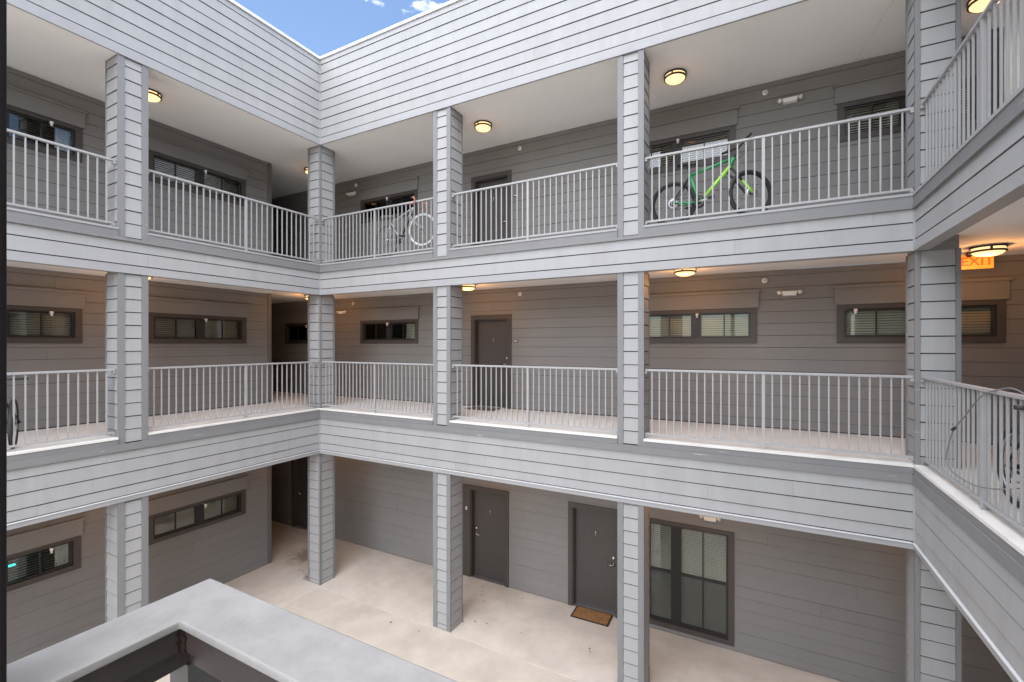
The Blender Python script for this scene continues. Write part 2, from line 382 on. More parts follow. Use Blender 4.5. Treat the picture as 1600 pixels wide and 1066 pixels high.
# gallery floors, soffits, roofs
for lv in (1, 2):
    z = FL[lv]
    MB().box(-7.9, 14, 0.05, YB, z-0.10, z-0.001).build('gallery_floor', 'slab', back)
    MB().box(XL, -0.05, YEND, 0.05, z-0.10, z-0.002).build('gallery_floor', 'slab', left)
    MB().box(W+0.05, XR, YEND, 0.05, z-0.10, z-0.002).build('gallery_floor', 'slab', right)
for lv in (0, 1, 2):
    z = SO[lv]
    MB().box(-7.9, 14, 0.12 if lv < 2 else 0.0, YB+0.02, z, z+0.03).build('soffit', 'soffit', back)
    MB().box(XL-0.02, -0.12 if lv < 2 else 0.0, YEND, 0.12 if lv < 2 else 0.0, z, z+0.03).build('soffit', 'soffit', left)
    MB().box(W+(0.12 if lv < 2 else 0.0), XR+0.02, YEND, 0.12 if lv < 2 else 0.0, z, z+0.03).build('soffit', 'soffit', right)
MB().box(-8.2, 14, 0.19, 9.0, 10.9, 11.0).build('roof', 'roofing', back)
MB().box(-8.2, -0.19, YEND, 0.19, 10.9, 11.0).build('roof', 'roofing', left)
MB().box(W+0.19, 14, YEND, 0.19, 10.9, 11.0).build('roof', 'roofing', right)

rc = random.Random(5); n_ = 14                # hairline crack across the top-floor soffit
MB().tube([(10.20+(9.93-10.20)*k/n_+rc.uniform(-.012, .012), 0.02+(1.88-0.02)*k/n_, SO[2]-0.0005) for k in range(n_+1)], [0.0011+rc.uniform(-.0005, .0006) for k in range(n_+1)], 4).build('soffit_crack', 'trim', back)
# ------------------------------------------------------------------ columns
def column(wing, x0, y0, lv, faces):
    """square post, foot at CB, boards on the four arrises and lap siding between them; faces = visible sides"""
    z0, z1 = CB[lv], FB[lv]; c = MB().box(x0+0.018, x0+CW-0.018, y0+0.018, y0+CW-0.018, z0+0.001, z1-0.010).build('column', 'backing', wing)
    MB().box(x0+0.012, x0+CW-0.012, y0+0.012, y0+CW-0.012, z1-0.009, SO[lv]+0.01).build('capital', 'trim', c)
    n4 = {'-y': (Face(x0, y0, (0,-1)), 1), '+y': (Face(x0+CW, y0+CW, (0,1)), 1), '-x': (Face(x0, y0+CW, (-1,0)), 0), '+x': (Face(x0+CW, y0, (1,0)), 0)}
    main = faces[0]                                  # the side whose arris boards run on its face
    for k, (F, _) in n4.items():
        ismain = (k[1] == main[1])
        if ismain:
            for p, q in ((0.0, 0.088), (CW-0.088, CW)):
                t = MB(); F.box(t, p, q, z0, z1, -0.02, 0.004); t.build('corner_board', 'trim', c)
            clad(wing, c, F, 0.089, CW-0.089, z0+0.004, z1-0.012, FL[lv]+0.09, 'siding', joint=50, d=-0.018, hidden=1.0 if k in faces else 0.0)
        else:
            clad(wing, c, F, 0.022, CW-0.022, z0+0.004, z1-0.012, FL[lv]+0.09, 'siding', joint=50, d=-0.018, hidden=1.0 if k in faces else 0.0)
def corner_column(wing, x0, y0, lv, arris, faces):
    z0, z1 = CB[lv], FB[lv]; c = MB().box(x0+0.018, x0+CW-0.018, y0+0.018, y0+CW-0.018, z0+0.001, z1-0.010).build('column', 'backing', wing)
    MB().box(x0+0.012, x0+CW-0.012, y0+0.012, y0+CW-0.012, z1-0.009, SO[lv]+0.01).build('capital', 'trim', c)
    n4 = {'-y': Face(x0, y0, (0,-1)), '+y': Face(x0+CW, y0+CW, (0,1)), '-x': Face(x0, y0+CW, (-1,0)), '+x': Face(x0+CW, y0, (1,0))}
    for k, F in n4.items():
        clad(wing, c, F, 0.045, CW-0.045, z0+0.004, z1-0.012, FL[lv]+0.09, 'siding', joint=50, d=-0.018, hidden=1.0 if k in faces else 0.0)
    for (ax, ay) in ((0,0),(1,0),(0,1),(1,1)):
        xa = x0-0.003 if ax == 0 else x0+CW-0.042; ya = y0-0.003 if ay == 0 else y0+CW-0.042
        MB().box(xa, xa+0.045, ya, ya+0.045, z0, z1).build('corner_board', 'trim', c)
for lv in range(3):
    for (p, q) in COLS['b']: column(back, p, 0.0, lv, ('-y', '+x'))
    for (p, q) in COLS['l']: column(left, -CW, p, lv, ('+x', '-y'))
    for (p, q) in COLS['r']: column(right, W, -q, lv, ('-x', '-y'))
    corner_column(back, -CW, 0.0, lv, None, ('-y', '+x'))
    corner_column(back, W, 0.0, lv, None, ('-y', '-x'))

# ------------------------------------------------------------------ gallery walls, windows, doors
FW = Face(0, YB, (0, -1)); FX = Face(XL, 0, (1, 0)); FXR = Face(XR, 0, (-1, 0))
def wall(wing, F, s0, s1, lv, openings, ztop=None):
    z0 = FL[lv]+0.008; z1 = SO[lv]-0.004
    b = MB(); xs = sorted(set([s0, s1]+[c for o in openings for c in o[:2] if s0 < c < s1]))
    for p, q in zip(xs[:-1], xs[1:]):
        mid = (p+q)/2; spans = [(z0, z1)]
        for o in openings:
            if o[0] <= mid <= o[1]: spans = [s for (u, w) in spans for s in ((u, min(w, o[2])), (max(u, o[3]), w)) if s[1]-s[0] > 0.01]
        for u, w in spans: F.box(b, p, q, u if u > z0+0.001 else u-0.06, w, -0.16, -0.001)
    w_ = b.build('wall', 'backing', wing)
    clad(wing, w_, F, s0, s1, z0+0.004, z1, FL[lv]+0.151, 'wall_siding', [o[:4] for o in openings], thick=0.009, gap=0.0055)
    return w_
def slats(mb, F, s0, s1, z0, z1, d, pitch, tilt, depth=0.022):
    n = int((z1-z0)/pitch)
    for i in range(n):
        z = z0+pitch*(i+0.5); c = F.p((s0+s1)/2, d, z)
        ay = (F.n*math.cos(tilt)+Vector((0,0,1))*math.sin(tilt)); az = ay.cross(F.a)
        mb.obox(c, F.a, ay, az, (s1-s0)/2, depth/2, 0.0008)
def window(wing, F, s0, s1, z0, z1, blind='closed', head=True, tall=False, casing=0.092, drapes=(), teal=False, plant=False):
    """casing frame on the wall, two sashes with one muntin each, glass, blinds and the dim room behind"""
    a, b, c, d = s0+casing, s1-casing, z0+casing*0.95, z1-casing*0.75
    m = MB(); F.box(m, s0, s1, z0, c, -0.03, 0.030); F.box(m, s0, s1, d, z1, -0.03, 0.030); F.box(m, s0, a, c, d, -0.03, 0.030); F.box(m, b, s1, c, d, -0.03, 0.030)
    win = m.build('window', 'casing', wing)
    mid = (a+b)/2; mw = 0.045; fr = 0.038
    for (p, q) in ((a, mid-mw), (mid+mw, b)):
        m = MB(); F.box(m, p, q, c, c+fr, -0.06, -0.005); F.box(m, p, q, d-fr*0.8, d, -0.06, -0.005); F.box(m, p, p+fr, c+fr, d-fr*0.8, -0.06, -0.005); F.box(m, q-fr, q, c+fr, d-fr*0.8, -0.06, -0.005)
        if tall: zm = (c+d)/2+0.03; F.box(m, p+fr, q-fr, zm-0.02, zm+0.02, -0.058, -0.012)
        m.build('sash', 'sash', win)
        h = (p+q)/2; ga, gb, gc, gd = p+fr, q-fr, c+fr, d-fr*0.8
        m = MB(); F.box(m, h-0.009, h+0.009, gc, gd, -0.050, -0.016); m.build('muntin', 'sash', win)
        rows = ((gc, gd),) if not tall else ((gc, zm-0.02), (zm+0.02, gd))
        for (u, w) in rows:
            for (x0, x1) in ((ga, h-0.009), (h+0.009, gb)):
                m = MB(); F.box(m, x0, x1, u, w, -0.036, -0.032); m.build('pane', 'pane_glass', win)
        if tall:
            m = MB(); F.box(m, ga, gb, gc, zm-0.02, -0.0145, -0.0135); m.build('insect_screen', 'screen', win)
        if blind in ('closed', 'tilted', 'open', 'raised'):
            m = MB(); pitch = 0.040
            tl = {'closed': R(-45), 'tilted': R(-38), 'open': R(-6), 'raised': R(-18)}[blind]
            if blind == 'open': pitch = 0.042
            slats(m, F, ga-0.02, gb+0.02, gc-0.02, gd+0.01, -0.115, pitch, tl, 0.046 if blind != 'open' else 0.022)
            F.box(m, ga-0.02, gb+0.02, gd+0.010, gd+0.03, -0.135, -0.10)
            m.build('blind', 'blind', win, kind='stuff')
    m = MB(); F.box(m, mid-mw, mid+mw, c, d, -0.06, 0.004); m.build('mullion', 'sash', win)
    for (u, w) in drapes:
        m = MB(); n = 14; pts = []
        for i in range(n+1):
            t = u+(w-u)*i/n; dd = -0.19+0.018*math.sin(i*1.9); pts.append((t, dd))
        for (t0, d0), (t1, d1) in zip(pts[:-1], pts[1:]):
            q4 = [F.p(t0, d0, c-0.05), F.p(t1, d1, c-0.05), F.p(t1, d1, d+0.05), F.p(t0, d0, d+0.05)]
            q8 = q4+[v-F.n*0.006 for v in q4]
            m.add(q8, [(0,1,2,3),(4,7,6,5),(0,4,5,1),(3,2,6,7)])
        m.build('curtain', 'curtain', win)
    if teal:
        m = MB(); F.box(m, mid-0.42, mid-0.22, c+0.12, c+0.15, -0.34, -0.30); F.box(m, mid+0.10, mid+0.26, c+0.16, c+0.19, -0.40, -0.36)
        m.build('string_light', 'teal_light', win)
    if plant:
        m = MB()
        for i in range(26):
            an = random.uniform(0, 6.28); ll = random.uniform(0.05, 0.13); up = random.uniform(0.02, 0.12); cpt = F.p(a+0.42, -0.30, c+0.03)
            e = cpt+Vector((math.cos(an)*ll, math.sin(an)*ll*0.6, up)); sd_ = Vector((-math.sin(an), math.cos(an), 0))*0.016; mid_ = (cpt+e)/2+Vector((0,0,0.02))
            m.add([cpt, mid_+sd_, e, mid_-sd_], [(0,1,2,3)])
        m.build('house_plant', 'leaf', win)
    m = MB(); rd = -0.75                              # the room: closed dim box behind the opening
    F.box(m, a-0.3, b+0.3, c-0.3, d+0.3, rd-0.03, rd)
    F.box(m, a-0.3, a-0.27, c-0.3, d+0.3, rd, -0.165); F.box(m, b+0.27, b+0.3, c-0.3, d+0.3, rd, -0.165)
    F.box(m, a-0.27, b+0.27, d+0.27, d+0.3, rd, -0.165); F.box(m, a-0.27, b+0.27, c-0.3, c-0.27, rd, -0.165)
    m.build('room_interior', 'room', win)
    if head:
        m = MB(); F.box(m, s0-0.03, s1+0.03, z1+0.001, z1+0.262, -0.01, 0.050); F.box(m, s0-0.055, s1+0.055, z1+0.262, z1+0.297, -0.01, 0.080)
        m.build('window_head', 'wall_siding', win)
    return (a, b, c, d)
def door(wing, F, s0, s1, z0, z1, hinge='l', casing=(0.09, 0.09), mail=False):
    """opening s0..s1: recessed slab, jamb, casing boards, lever, deadbolt, viewer"""
    m = MB(); F.box(m, s0+0.022, s1-0.022, z0+0.012, z1-0.02, -0.145, -0.100); dr = m.build('door', 'door_paint', wing, bevel=0.003)
    m = MB(); F.box(m, s0, s0+0.022, z0, z1, -0.155, 0.010); F.box(m, s1-0.022, s1, z0, z1, -0.155, 0.010); F.box(m, s0+0.022, s1-0.022, z1-0.02, z1, -0.155, 0.010)
    F.box(m, s0+0.022, s0+0.036, z0, z1-0.02, -0.099, -0.070); F.box(m, s1-0.036, s1-0.022, z0, z1-0.02, -0.099, -0.070)
    m.build('jamb', 'casing', dr)
    for (p, q) in ((s0-casing[0], s0-0.001), (s1+0.001, s1+casing[1])):
        m = MB(); F.box(m, p, q, z0, z1, -0.01, 0.030); m.build('casing_board', 'casing', dr)
    m = MB(); F.box(m, s0-casing[0], s1+casing[1], z1+0.001, z1+0.095, -0.01, 0.032); m.build('casing_board', 'casing', dr)
    m = MB(); F.box(m, s0, s1, z0-0.004, z0+0.010, -0.155, 0.015); m.build('threshold', 'steel', dr)
    sx = s0+0.085 if hinge == 'r' else s1-0.085; sg = 1 if hinge == 'r' else -1
    m = MB(); m.lathe([(0.0,0.0),(0.034,0.0),(0.034,0.010),(0.014,0.014),(0.014,0.045),(0.0,0.045)], F.p(sx, -0.0995, z0+0.97), F.n, 16)
    m.tube([F.p(sx, -0.058, z0+0.97), F.p(sx+sg*0.05, -0.055, z0+0.97), F.p(sx+sg*0.12, -0.062, z0+0.968)], 0.010, 8); m.build('lever_handle', 'chrome', dr)
    m = MB(); m.lathe([(0.0,0.0),(0.033,0.0),(0.030,0.014),(0.012,0.018),(0.0,0.018)], F.p(sx, -0.0995, z0+1.10), F.n, 16); m.build('deadbolt', 'chrome', dr)
    m = MB(); m.lathe([(0.0,0.0),(0.013,0.0),(0.012,0.006),(0.0,0.006)], F.p((s0+s1)/2, -0.0995, z0+1.50), F.n, 12); m.build('door_viewer', 'chrome', dr)
    m = MB(); F.box(m, (s0+s1)/2-0.010, (s0+s1)/2+0.010, z0+1.535, z0+1.562, -0.101, -0.0965); m.build('number_plate', 'chrome', dr)
    return dr

WIN = []
def zw(lv): return (FL[lv]+1.437, FL[lv]+2.043) if lv else (1.42, 2.005)
# back wall
spec_b = {
    0: dict(win=[(6.26, 8.215, 0.09, 2.078, 'raised', False, True, ())], door=[(2.733, 3.645, 0.006, 2.03, 'r', (0.25, 0.09)), (5.22, 6.13, 0.006, 2.03, 'l', (0.09, 0.09)), (-3.45, -2.54, 0.006, 2.03, 'r', (0.09, 0.09))]),
    1: dict(win=[(-0.76, 1.194, None, None, 'closed', True, False, ((-0.66, -0.5),)), (6.61, 8.563, None, None, 'closed', True, False, ()), (9.688, 11.63, None, None, 'closed', True, False, ((9.80, 9.92),)), (-3.83, -1.88, None, None, 'open', True, False, ())], door=[(2.836, 3.712, 3.945, 5.93, 'l', (0.09, 0.09))]),
    2: dict(win=[(-0.75, 1.17, None, None, 'closed', True, False, ()), (6.283, 8.236, None, None, 'tilted', True, False, ()), (9.693, 11.40, None, None, 'tilted', True, False, ())], door=[(2.846, 3.714, 7.135, 9.10, 'l', (0.09, 0.09))]),
}
for lv, sp in spec_b.items():
    ops = []
    for w in sp['win']:
        z0, z1 = (w[2], w[3]) if w[2] is not None else zw(lv)
        ops.append((w[0]+0.03, w[1]-0.03, z0+0.03, z1-0.02))
    for dd in sp['door']: ops.append((dd[0]-0.001, dd[1]+0.001, FL[lv]-0.02, dd[3]+0.001))
    wall(back, FW, -7.6, 13.9 if lv < 2 else 11.47, lv, ops)
    for w in sp['win']:
        z0, z1 = (w[2], w[3]) if w[2] is not None else zw(lv)
        window(back, FW, w[0], w[1], z0, z1, w[4], w[5], w[6], drapes=w[7]); WIN.append((FW, (w[0]+w[1])/2, z1, lv, 'b', w[5]))
    for dd in sp['door']: door(back, FW, *dd[:5], casing=dd[5])
# top-floor passage behind the back wing's right end
zt0, zt1 = FL[2], SO[2]
m = MB(); m.box(11.47, 11.62, YB, 5.0, zt0, zt1); m.build('passage_wall', 'wall_siding', back)
MB().box(11.62, 14.0, 4.8, 5.0, zt0, zt1).build('passage_wall', 'casing', back)
MB().box(11.47, 14.0, YB+0.002, 5.0, zt0-0.1, zt0-0.002).build('passage_floor', 'slab', back)
MB().box(11.47, 14.0, YB+0.021, 5.0, zt1, zt1+0.03).build('passage_ceiling', 'soffit', back)
MB().box(11.455, 11.55, YB-0.018, YB-0.001, zt0, zt1-0.003).build('corner_board', 'wall_trim', back)
# left wall and the passage between it and the back wall
LY = 0.175
spec_l = {0: [(-2.43, -0.478, 'tilted', (), False, True), (-5.375, -3.444, 'open', ((-3.72, -3.55), (-5.0, -4.62)), True, False)],
          1: [(-2.42, -0.461, 'closed', ((-1.0, -0.82),), False, False), (-5.375, -3.424, 'closed', ((-3.75, -3.6),), False, False)],
          2: [(-2.43, -0.472, 'tilted', (), False, False), (-5.375, -3.421, 'open', ((-3.72, -3.54), (-4.75, -4.5)), False, False)]}
for lv, ws in spec_l.items():
    z0, z1 = zw(lv)
    ops = [(w[0]+0.03, w[1]-0.03, z0+0.03, z1-0.02) for w in ws]
    wall(left, FX, YEND, LY-0.1, lv, ops)
    MB().box(XL-0.16, XL+0.016, LY-0.099, LY, FL[lv]+0.006, SO[lv]-0.003).build('corner_board', 'wall_trim', left)
    MB().box(-7.6, XL-0.16, LY-0.16, LY-0.02, FL[lv]+0.006, SO[lv]-0.003).build('passage_wall', 'wall_siding', left)
    MB().box(-7.62, -7.5, LY-0.02, YB-0.02, FL[lv]+0.006, SO[lv]-0.003).build('passage_wall', 'wall_siding', left)
    for w in ws:
        window(left, FX, w[0], w[1], z0, z1, w[2], True, False, drapes=w[3], teal=w[4], plant=w[5]); WIN.append((FX, (w[0]+w[1])/2, z1, lv, 'l', True))
# right wall (out of the picture, closes the gallery)
for lv in range(3): wall(right, FXR, -0.0 if False else -1.9, -YEND, lv, [])
flush_planks()

# ------------------------------------------------------------------ railings
def bar_mesh(h, w, mat):
    b = MB().box(-w/2, w/2, -w/2, w/2, 0, h); me = b.mesh('baluster'); me.materials.append(M(mat)); return me
BAL = bar_mesh(0.925, 0.017, 'rail')
def railing(label, start, rotz, length, posts=(0.5,), n=14):
    """local x along the run, z up from the gallery floor"""
    t = thing('railing', label, 'railing', start, rotz, 'light grey metal gallery railings')
    MB().box(0.004, length-0.004, -0.025, 0.025, 1.010, 1.042).build('top_rail', 'rail', t, bevel=0.006)
    MB().box(0.004, length-0.004, -0.014, 0.014, 0.055, 0.083).build('bottom_rail', 'rail', t, bevel=0.004)
    for e in (0.0, length):
        s = 1 if e == 0 else -1
        m = MB(); x0, x1 = sorted((e+s*0.001, e+s*0.035)); m.box(x0, x1, -0.032, 0.032, 0.975, 1.008); m.box(x0, x1, -0.02, 0.02, 0.030, 0.054); m.build('bracket', 'rail', t)
    xs = [0.0]+[length*p for p in posts]+[length]
    for p in posts:
        MB().box(length*p-0.019, length*p+0.019, -0.019, 0.019, -0.02, 1.009).build('post', 'rail', t)
    for a, b in zip(xs[:-1], xs[1:]):
        for i in range(1, n+1): link_mesh('baluster', BAL, t, loc=(a+(b-a)*i/(n+1), 0, 0.084))
RY = 0.075
for lv, nm in ((1, 'middle-floor'), (2, 'top-floor')):
    z = FL[lv]
    lab = {1: ('middle-floor railing of the back wing between the inside-corner column and the next column',
               'middle-floor railing of the back wing in front of the brown apartment door',
               'middle-floor railing of the back wing below the amber-lit wide window'),
           2: ('top-floor railing of the back wing with the white bicycle leaning on it',
               'top-floor railing of the back wing in front of the apartment door',
               'top-floor railing of the back wing in front of the green mountain bike')}[lv]
    for (p, q), lb in zip(bays('b'), lab): railing(lb, (p, RY, z), 0, q-p)
    ll = {1: ('middle-floor railing of the left wing running from its column to the inside corner', 'middle-floor railing of the left wing cut off by the dark post, bicycle behind it'),
          2: ('top-floor railing of the left wing running from its column to the inside corner', 'top-floor railing of the left wing cut off by the dark post')}[lv]
    railing(ll[0], (-RY, -LBAY, z), R(90), LBAY); railing(ll[1], (-RY, -2*LBAY-CW, z), R(90), LBAY)
    railing({1: 'middle-floor railing of the right wing with a cable lock looped over it', 2: 'top-floor railing of the right wing rising steeply out of the picture'}[lv], (W+RY, 0.0, z), R(-90), LBAY)

# ------------------------------------------------------------------ ceiling lights
def ceiling_light():
    t = thing('ceiling_light', '', 'light')
    MB().lathe([(0.0,0.0),(0.120,0.0),(0.120,-0.016),(0.0,-0.016)], n=32).build('mounting_plate', 'bronze', t)
    MB().lathe([(0.158,-0.004),(0.178,-0.004),(0.178,-0.026),(0.158,-0.026),(0.158,-0.004)], n=40).build('upper_ring', 'bronze', t)
    MB().lathe([(0.150,-0.012),(0.158,-0.014),(0.158,-0.062),(0.150,-0.064)], n=40).build('glass_band', 'lamp_glass', t)
    MB().lathe([(0.154,-0.056),(0.174,-0.056),(0.174,-0.080),(0.154,-0.080),(0.154,-0.056)], n=40).build('lower_ring', 'bronze', t)
    MB().lathe([(0.155,-0.072),(0.150,-0.088),(0.125,-0.108),(0.080,-0.122),(0.0,-0.128)], n=40).build('diffuser', 'lamp_glass', t)
    m = MB()
    for k in range(3):
        a = k*2.094+0.4; c = Vector((math.cos(a), math.sin(a), 0)); m.obox(c*0.164+Vector((0,0,-0.045)), c, Vector((-c.y, c.x, 0)), (0,0,1), 0.005, 0.012, 0.024)
    m.build('clip', 'bronze', t)
    ld = bpy.data.lights.new('bulb', 'POINT'); ld.energy = 1.0; ld.color = (1.0, 0.43, 0.12); ld.shadow_soft_size = 0.10
    lo = bpy.data.objects.new('bulb', ld); COL.objects.link(lo); lo.parent = t; lo.location = (0, 0, -0.24)
    return t
L0 = ceiling_light(); first = True
lights = [(3.694, 0.90, 2, 'lit round bronze ceiling light of the top floor above the apartment door'), (7.38, 0.93, 2, 'lit round bronze ceiling light of the top floor above the green bicycle'),
          (11.153, 1.046, 2, 'lit round ceiling light of the top floor cut by the upper picture edge'), (-0.873, -2.87, 2, 'small lit ceiling light of the top floor peeping past the left wing column'),
          (3.259, 0.989, 1, 'glowing ceiling light of the middle floor above the apartment door'), (7.528, 0.987, 1, 'glowing amber ceiling light of the middle floor over the wide window'),
          (11.171, 1.028, 1, 'glowing ceiling light beside the exit sign'),
          (-1.41, 0.90, 2, 'ceiling light of the top floor behind the inside-corner column'), (-1.41, 0.90, 1, 'ceiling light of the middle floor behind the inside-corner column'),
          (-0.9, -3.0, 1, 'ceiling light of the middle floor behind the left wing column'), (-1.41, 0.90, 0, 'ceiling light of the ground floor behind the inside-corner column'),
          (3.3, 0.95, 0, 'ceiling light of the ground floor near the first door'), (7.5, 0.95, 0, 'ceiling light of the ground floor near the tall window'), (-0.9, -3.0, 0, 'ceiling light of the ground floor over the left wing walk'),
          (11.17, 1.0, 0, 'ceiling light of the ground floor at the right wing corner')]
for (x, y, lv, lb) in lights:
    o = L0 if first else copy_tree(L0); first = False
    bl = [c for c in bpy.data.objects if c.parent == o and c.type == 'LIGHT'][0]; bl.data = bl.data.copy(); bl.data.energy = (5.0, 7.0, 0.5)[lv]
    o.location = (x, y, SO[lv]); o['label'] = lb; o['group'] = 'round ceiling lights of the galleries'

# ------------------------------------------------------------------ emergency lights, detectors, sprinklers, signs
def emergency_light(x, z, label):
    t = thing('emergency_light', label, 'emergency light', (x, YB-0.015, z), 0, 'twin-head emergency lights')
    MB().add([(-0.10,0,-0.035),(0.10,0,-0.035),(0.125,0,0.05),(-0.125,0,0.05),(-0.09,-0.075,-0.025),(0.09,-0.075,-0.025),(0.11,-0.075,0.045),(-0.11,-0.075,0.045)],
             [(0,1,2,3),(4,7,6,5),(0,4,5,1),(3,2,6,7),(0,3,7,4),(1,5,6,2)]).build('housing', 'white_plastic', t, bevel=0.006)
    for s in (-1, 1):
        MB().lathe([(0.0,0.03),(0.018,0.03),(0.03,0.0),(0.034,-0.02),(0.030,-0.026),(0.0,-0.022)], (s*0.142, -0.045, 0.03), (-s*0.5, 0.7, 0.5), 16).build('lamp_head', 'white_plastic', t)
emergency_light(9.04, 6.195, 'white twin-head emergency light of the middle floor between two windows')
emergency_light(9.05, 9.385, 'white twin-head emergency light of the top floor right of the green bicycle')
emergency_light(-1.06, 9.39, 'white twin-head emergency light of the top floor above the white bicycle')
emergency_light(-1.43, 6.22, 'white twin-head emergency light of the middle floor lit brown beside the inside corner')
emergency_light(7.83, 2.255, 'white twin-head emergency light of the ground floor above the tall window')
def detector(x, z, label):
    t = thing('strobe_sensor', label, 'sensor', (x, YB-0.012, z), 0, 'small round white wall sensors')
    MB().lathe([(0.0,0.0),(0.045,0.0),(0.045,0.018),(0.036,0.030),(0.0,0.034)], axis=(0,-1,0), n=20).build('housing', 'white_plastic', t)
    MB().lathe([(0.010,0.031),(0.018,0.036),(0.008,0.046),(0.0,0.046)], axis=(0,-1,0), n=12).build('lens', 'chrome', t)
for x, z, lb in ((4.02, 6.454, 'small round white wall sensor of the middle floor up and right of the door'), (8.68, 6.441, 'small round white wall sensor of the middle floor left of the emergency light'), (-1.026, 6.453, 'small round wall sensor of the middle floor in the brown-lit corner'),
                 (4.01, 9.62, 'small round white wall sensor of the top floor right of the door'), (8.69, 9.624, 'small round white wall sensor of the top floor above the green bicycle'), (-0.925, 9.625, 'small round wall sensor of the top floor above the emergency light near the corner')):
    detector(x, z, lb)
place = {('b', 2): 'top-floor', ('b', 1): 'middle-floor', ('b', 0): 'ground-floor', ('l', 2): 'top-floor', ('l', 1): 'middle-floor', ('l', 0): 'ground-floor'}
def sprinkler(F, s, z, label):
    c = F.p(s, 0.0, z); t = thing('sprinkler_head', label, 'sprinkler', c, 0, 'white sprinkler heads at the window heads')
    n = F.n
    MB().tube([n*0.0, n*0.075+Vector((0,0,0.0)), n*0.090+Vector((0,0,-0.012))], 0.011, 8).build('pipe', 'white_plastic', t)
    MB().lathe([(0.0,0.012),(0.024,0.012),(0.026,-0.020),(0.016,-0.034),(0.010,-0.052),(0.022,-0.058),(0.022,-0.064),(0.0,-0.066)], n*0.088, n=14).build('nozzle', 'white_plastic', t)
names = {('b', 1): ['near the inside corner', 'below the amber light', 'beside the right wing column', 'in the dark passage'], ('b', 2): ['above the white bicycle', 'above the green bicycle', 'beside the right wing column'], ('l', 0): ['near the inside corner', 'with teal lights behind'], ('l', 1): ['near the inside corner', 'beside the dark post'], ('l', 2): ['near the inside corner', 'beside the dark post']}
cnt = {}
for (F, s, z1, lv, key, hd) in WIN:
    if not hd: continue
    k = cnt.setdefault((key, lv), 0); cnt[(key, lv)] += 1
    wing_n = 'back wing' if key == 'b' else 'left wing'
    if (key, lv) == ('b', 1) and k == 2: s = 9.89
    if (key, lv) == ('b', 2) and k == 2: continue
    if key == 'l' and k == 1: s = -3.90
    sprinkler(F, s+(0.03 if key == 'b' else 0.06), z1-0.085, '%s sprinkler head over the %s window %s' % ({0: 'ground-floor', 1: 'middle-floor', 2: 'top-floor'}[lv], wing_n, names[(key, lv)][k]))
def plate(x, z, label):
    t = thing('apartment_plate', label, 'sign', (x, YB-0.014, z), 0, 'small dark apartment plates')
    MB().box(-0.055, 0.055, -0.012, 0, -0.028, 0.028).build('plate', 'casing', t, bevel=0.003)
    MB().box(-0.040, 0.040, -0.0135, -0.0125, -0.010, 0.010).build('inlay', 'white_plastic', t)
plate(3.908, 5.435, 'small dark plate beside the middle-floor apartment door'); plate(3.90, 8.615, 'small dark plate beside the top-floor apartment door')
t = thing('door_bell', 'small white door bell left of the first ground-floor door', 'door bell', (2.63, YB-0.031, 1.58))
MB().box(-0.020, 0.020, -0.014, 0, -0.035, 0.035).build('body', 'white_plastic', t, bevel=0.004)
MB().lathe([(0.0,0.014),(0.009,0.014),(0.009,0.019),(0.0,0.019)], axis=(0,-1,0), n=12).build('button', 'chrome', t)
t = thing('ceiling_sprinkler', 'small white sprinkler on the top-floor soffit near the inside corner', 'sprinkler', (-1.608, 0.551, SO[2]))
MB().lathe([(0.0,0.0),(0.055,0.0),(0.05,-0.012),(0.016,-0.02),(0.014,-0.05),(0.03,-0.055),(0.03,-0.06),(0.0,-0.06)], n=20).build('body', 'white_plastic', t)
# exit sign
t = thing('exit_sign', 'glowing orange EXIT sign hanging under the middle-floor soffit', 'exit sign', (11.205, 1.50, SO[1]))
MB().box(-0.165, 0.165, -0.022, 0.022, -0.225, -0.030).build('panel', 'exit_face', t, bevel=0.004)
MB().box(-0.17, 0.17, -0.030, 0.030, -0.030, 0.0).build('canopy', 'white_plastic', t, bevel=0.003)
cu = bpy.data.curves.new('lettering', 'FONT'); cu.body = 'EXIT'; cu.size = 0.165; cu.align_x = 'CENTER'; cu.align_y = 'CENTER'; cu.extrude = 0.003; cu.offset = 0.002
tmp = bpy.data.objects.new('tmp', cu); COL.objects.link(tmp); bpy.context.view_layer.update()
me = bpy.data.meshes.new_from_object(tmp.evaluated_get(bpy.context.evaluated_depsgraph_get())); bpy.data.objects.remove(tmp)
me.materials.clear(); me.materials.append(M('exit_letter'))
o = link_mesh('lettering', me, t); o.location = (0, -0.0245, -0.128); o.rotation_euler = (R(90), 0, 0)
for s in (-0.11, -0.03):
    MB().lathe([(0.0,0.03),(0.02,0.03),(0.034,0.0),(0.036,-0.03),(0.0,-0.026)], (s, -0.10, -0.03), (0.3*s, 0.8, 0.5), 14).build('lamp_head', 'black' if s < -0.1 else 'white_plastic', t)

# ------------------------------------------------------------------ doormats
t = thing('doormat', 'brown coir doormat in front of the second ground-floor door', 'doormat', (5.69, 1.745, 0.006), R(1.2))
MB().box(-0.38, 0.38, -0.215, 0.215, 0.0, 0.010).build('border', 'mat_edge', t, bevel=0.004)
MB().box(-0.345, 0.345, -0.18, 0.18, 0.0102, 0.016).build('pile', 'mat_coir', t, bevel=0.003)
t = thing('doormat', 'thin grey-brown doormat at the middle-floor apartment door', 'doormat', (3.25, 1.62, FL[1]), 0)
MB().box(-0.36, 0.36, -0.20, 0.20, 0.0, 0.009).build('border', 'mat_edge', t, bevel=0.003)
MB().box(-0.33, 0.33, -0.17, 0.17, 0.0092, 0.013).build('pile', 'mat_grey', t, bevel=0.002)

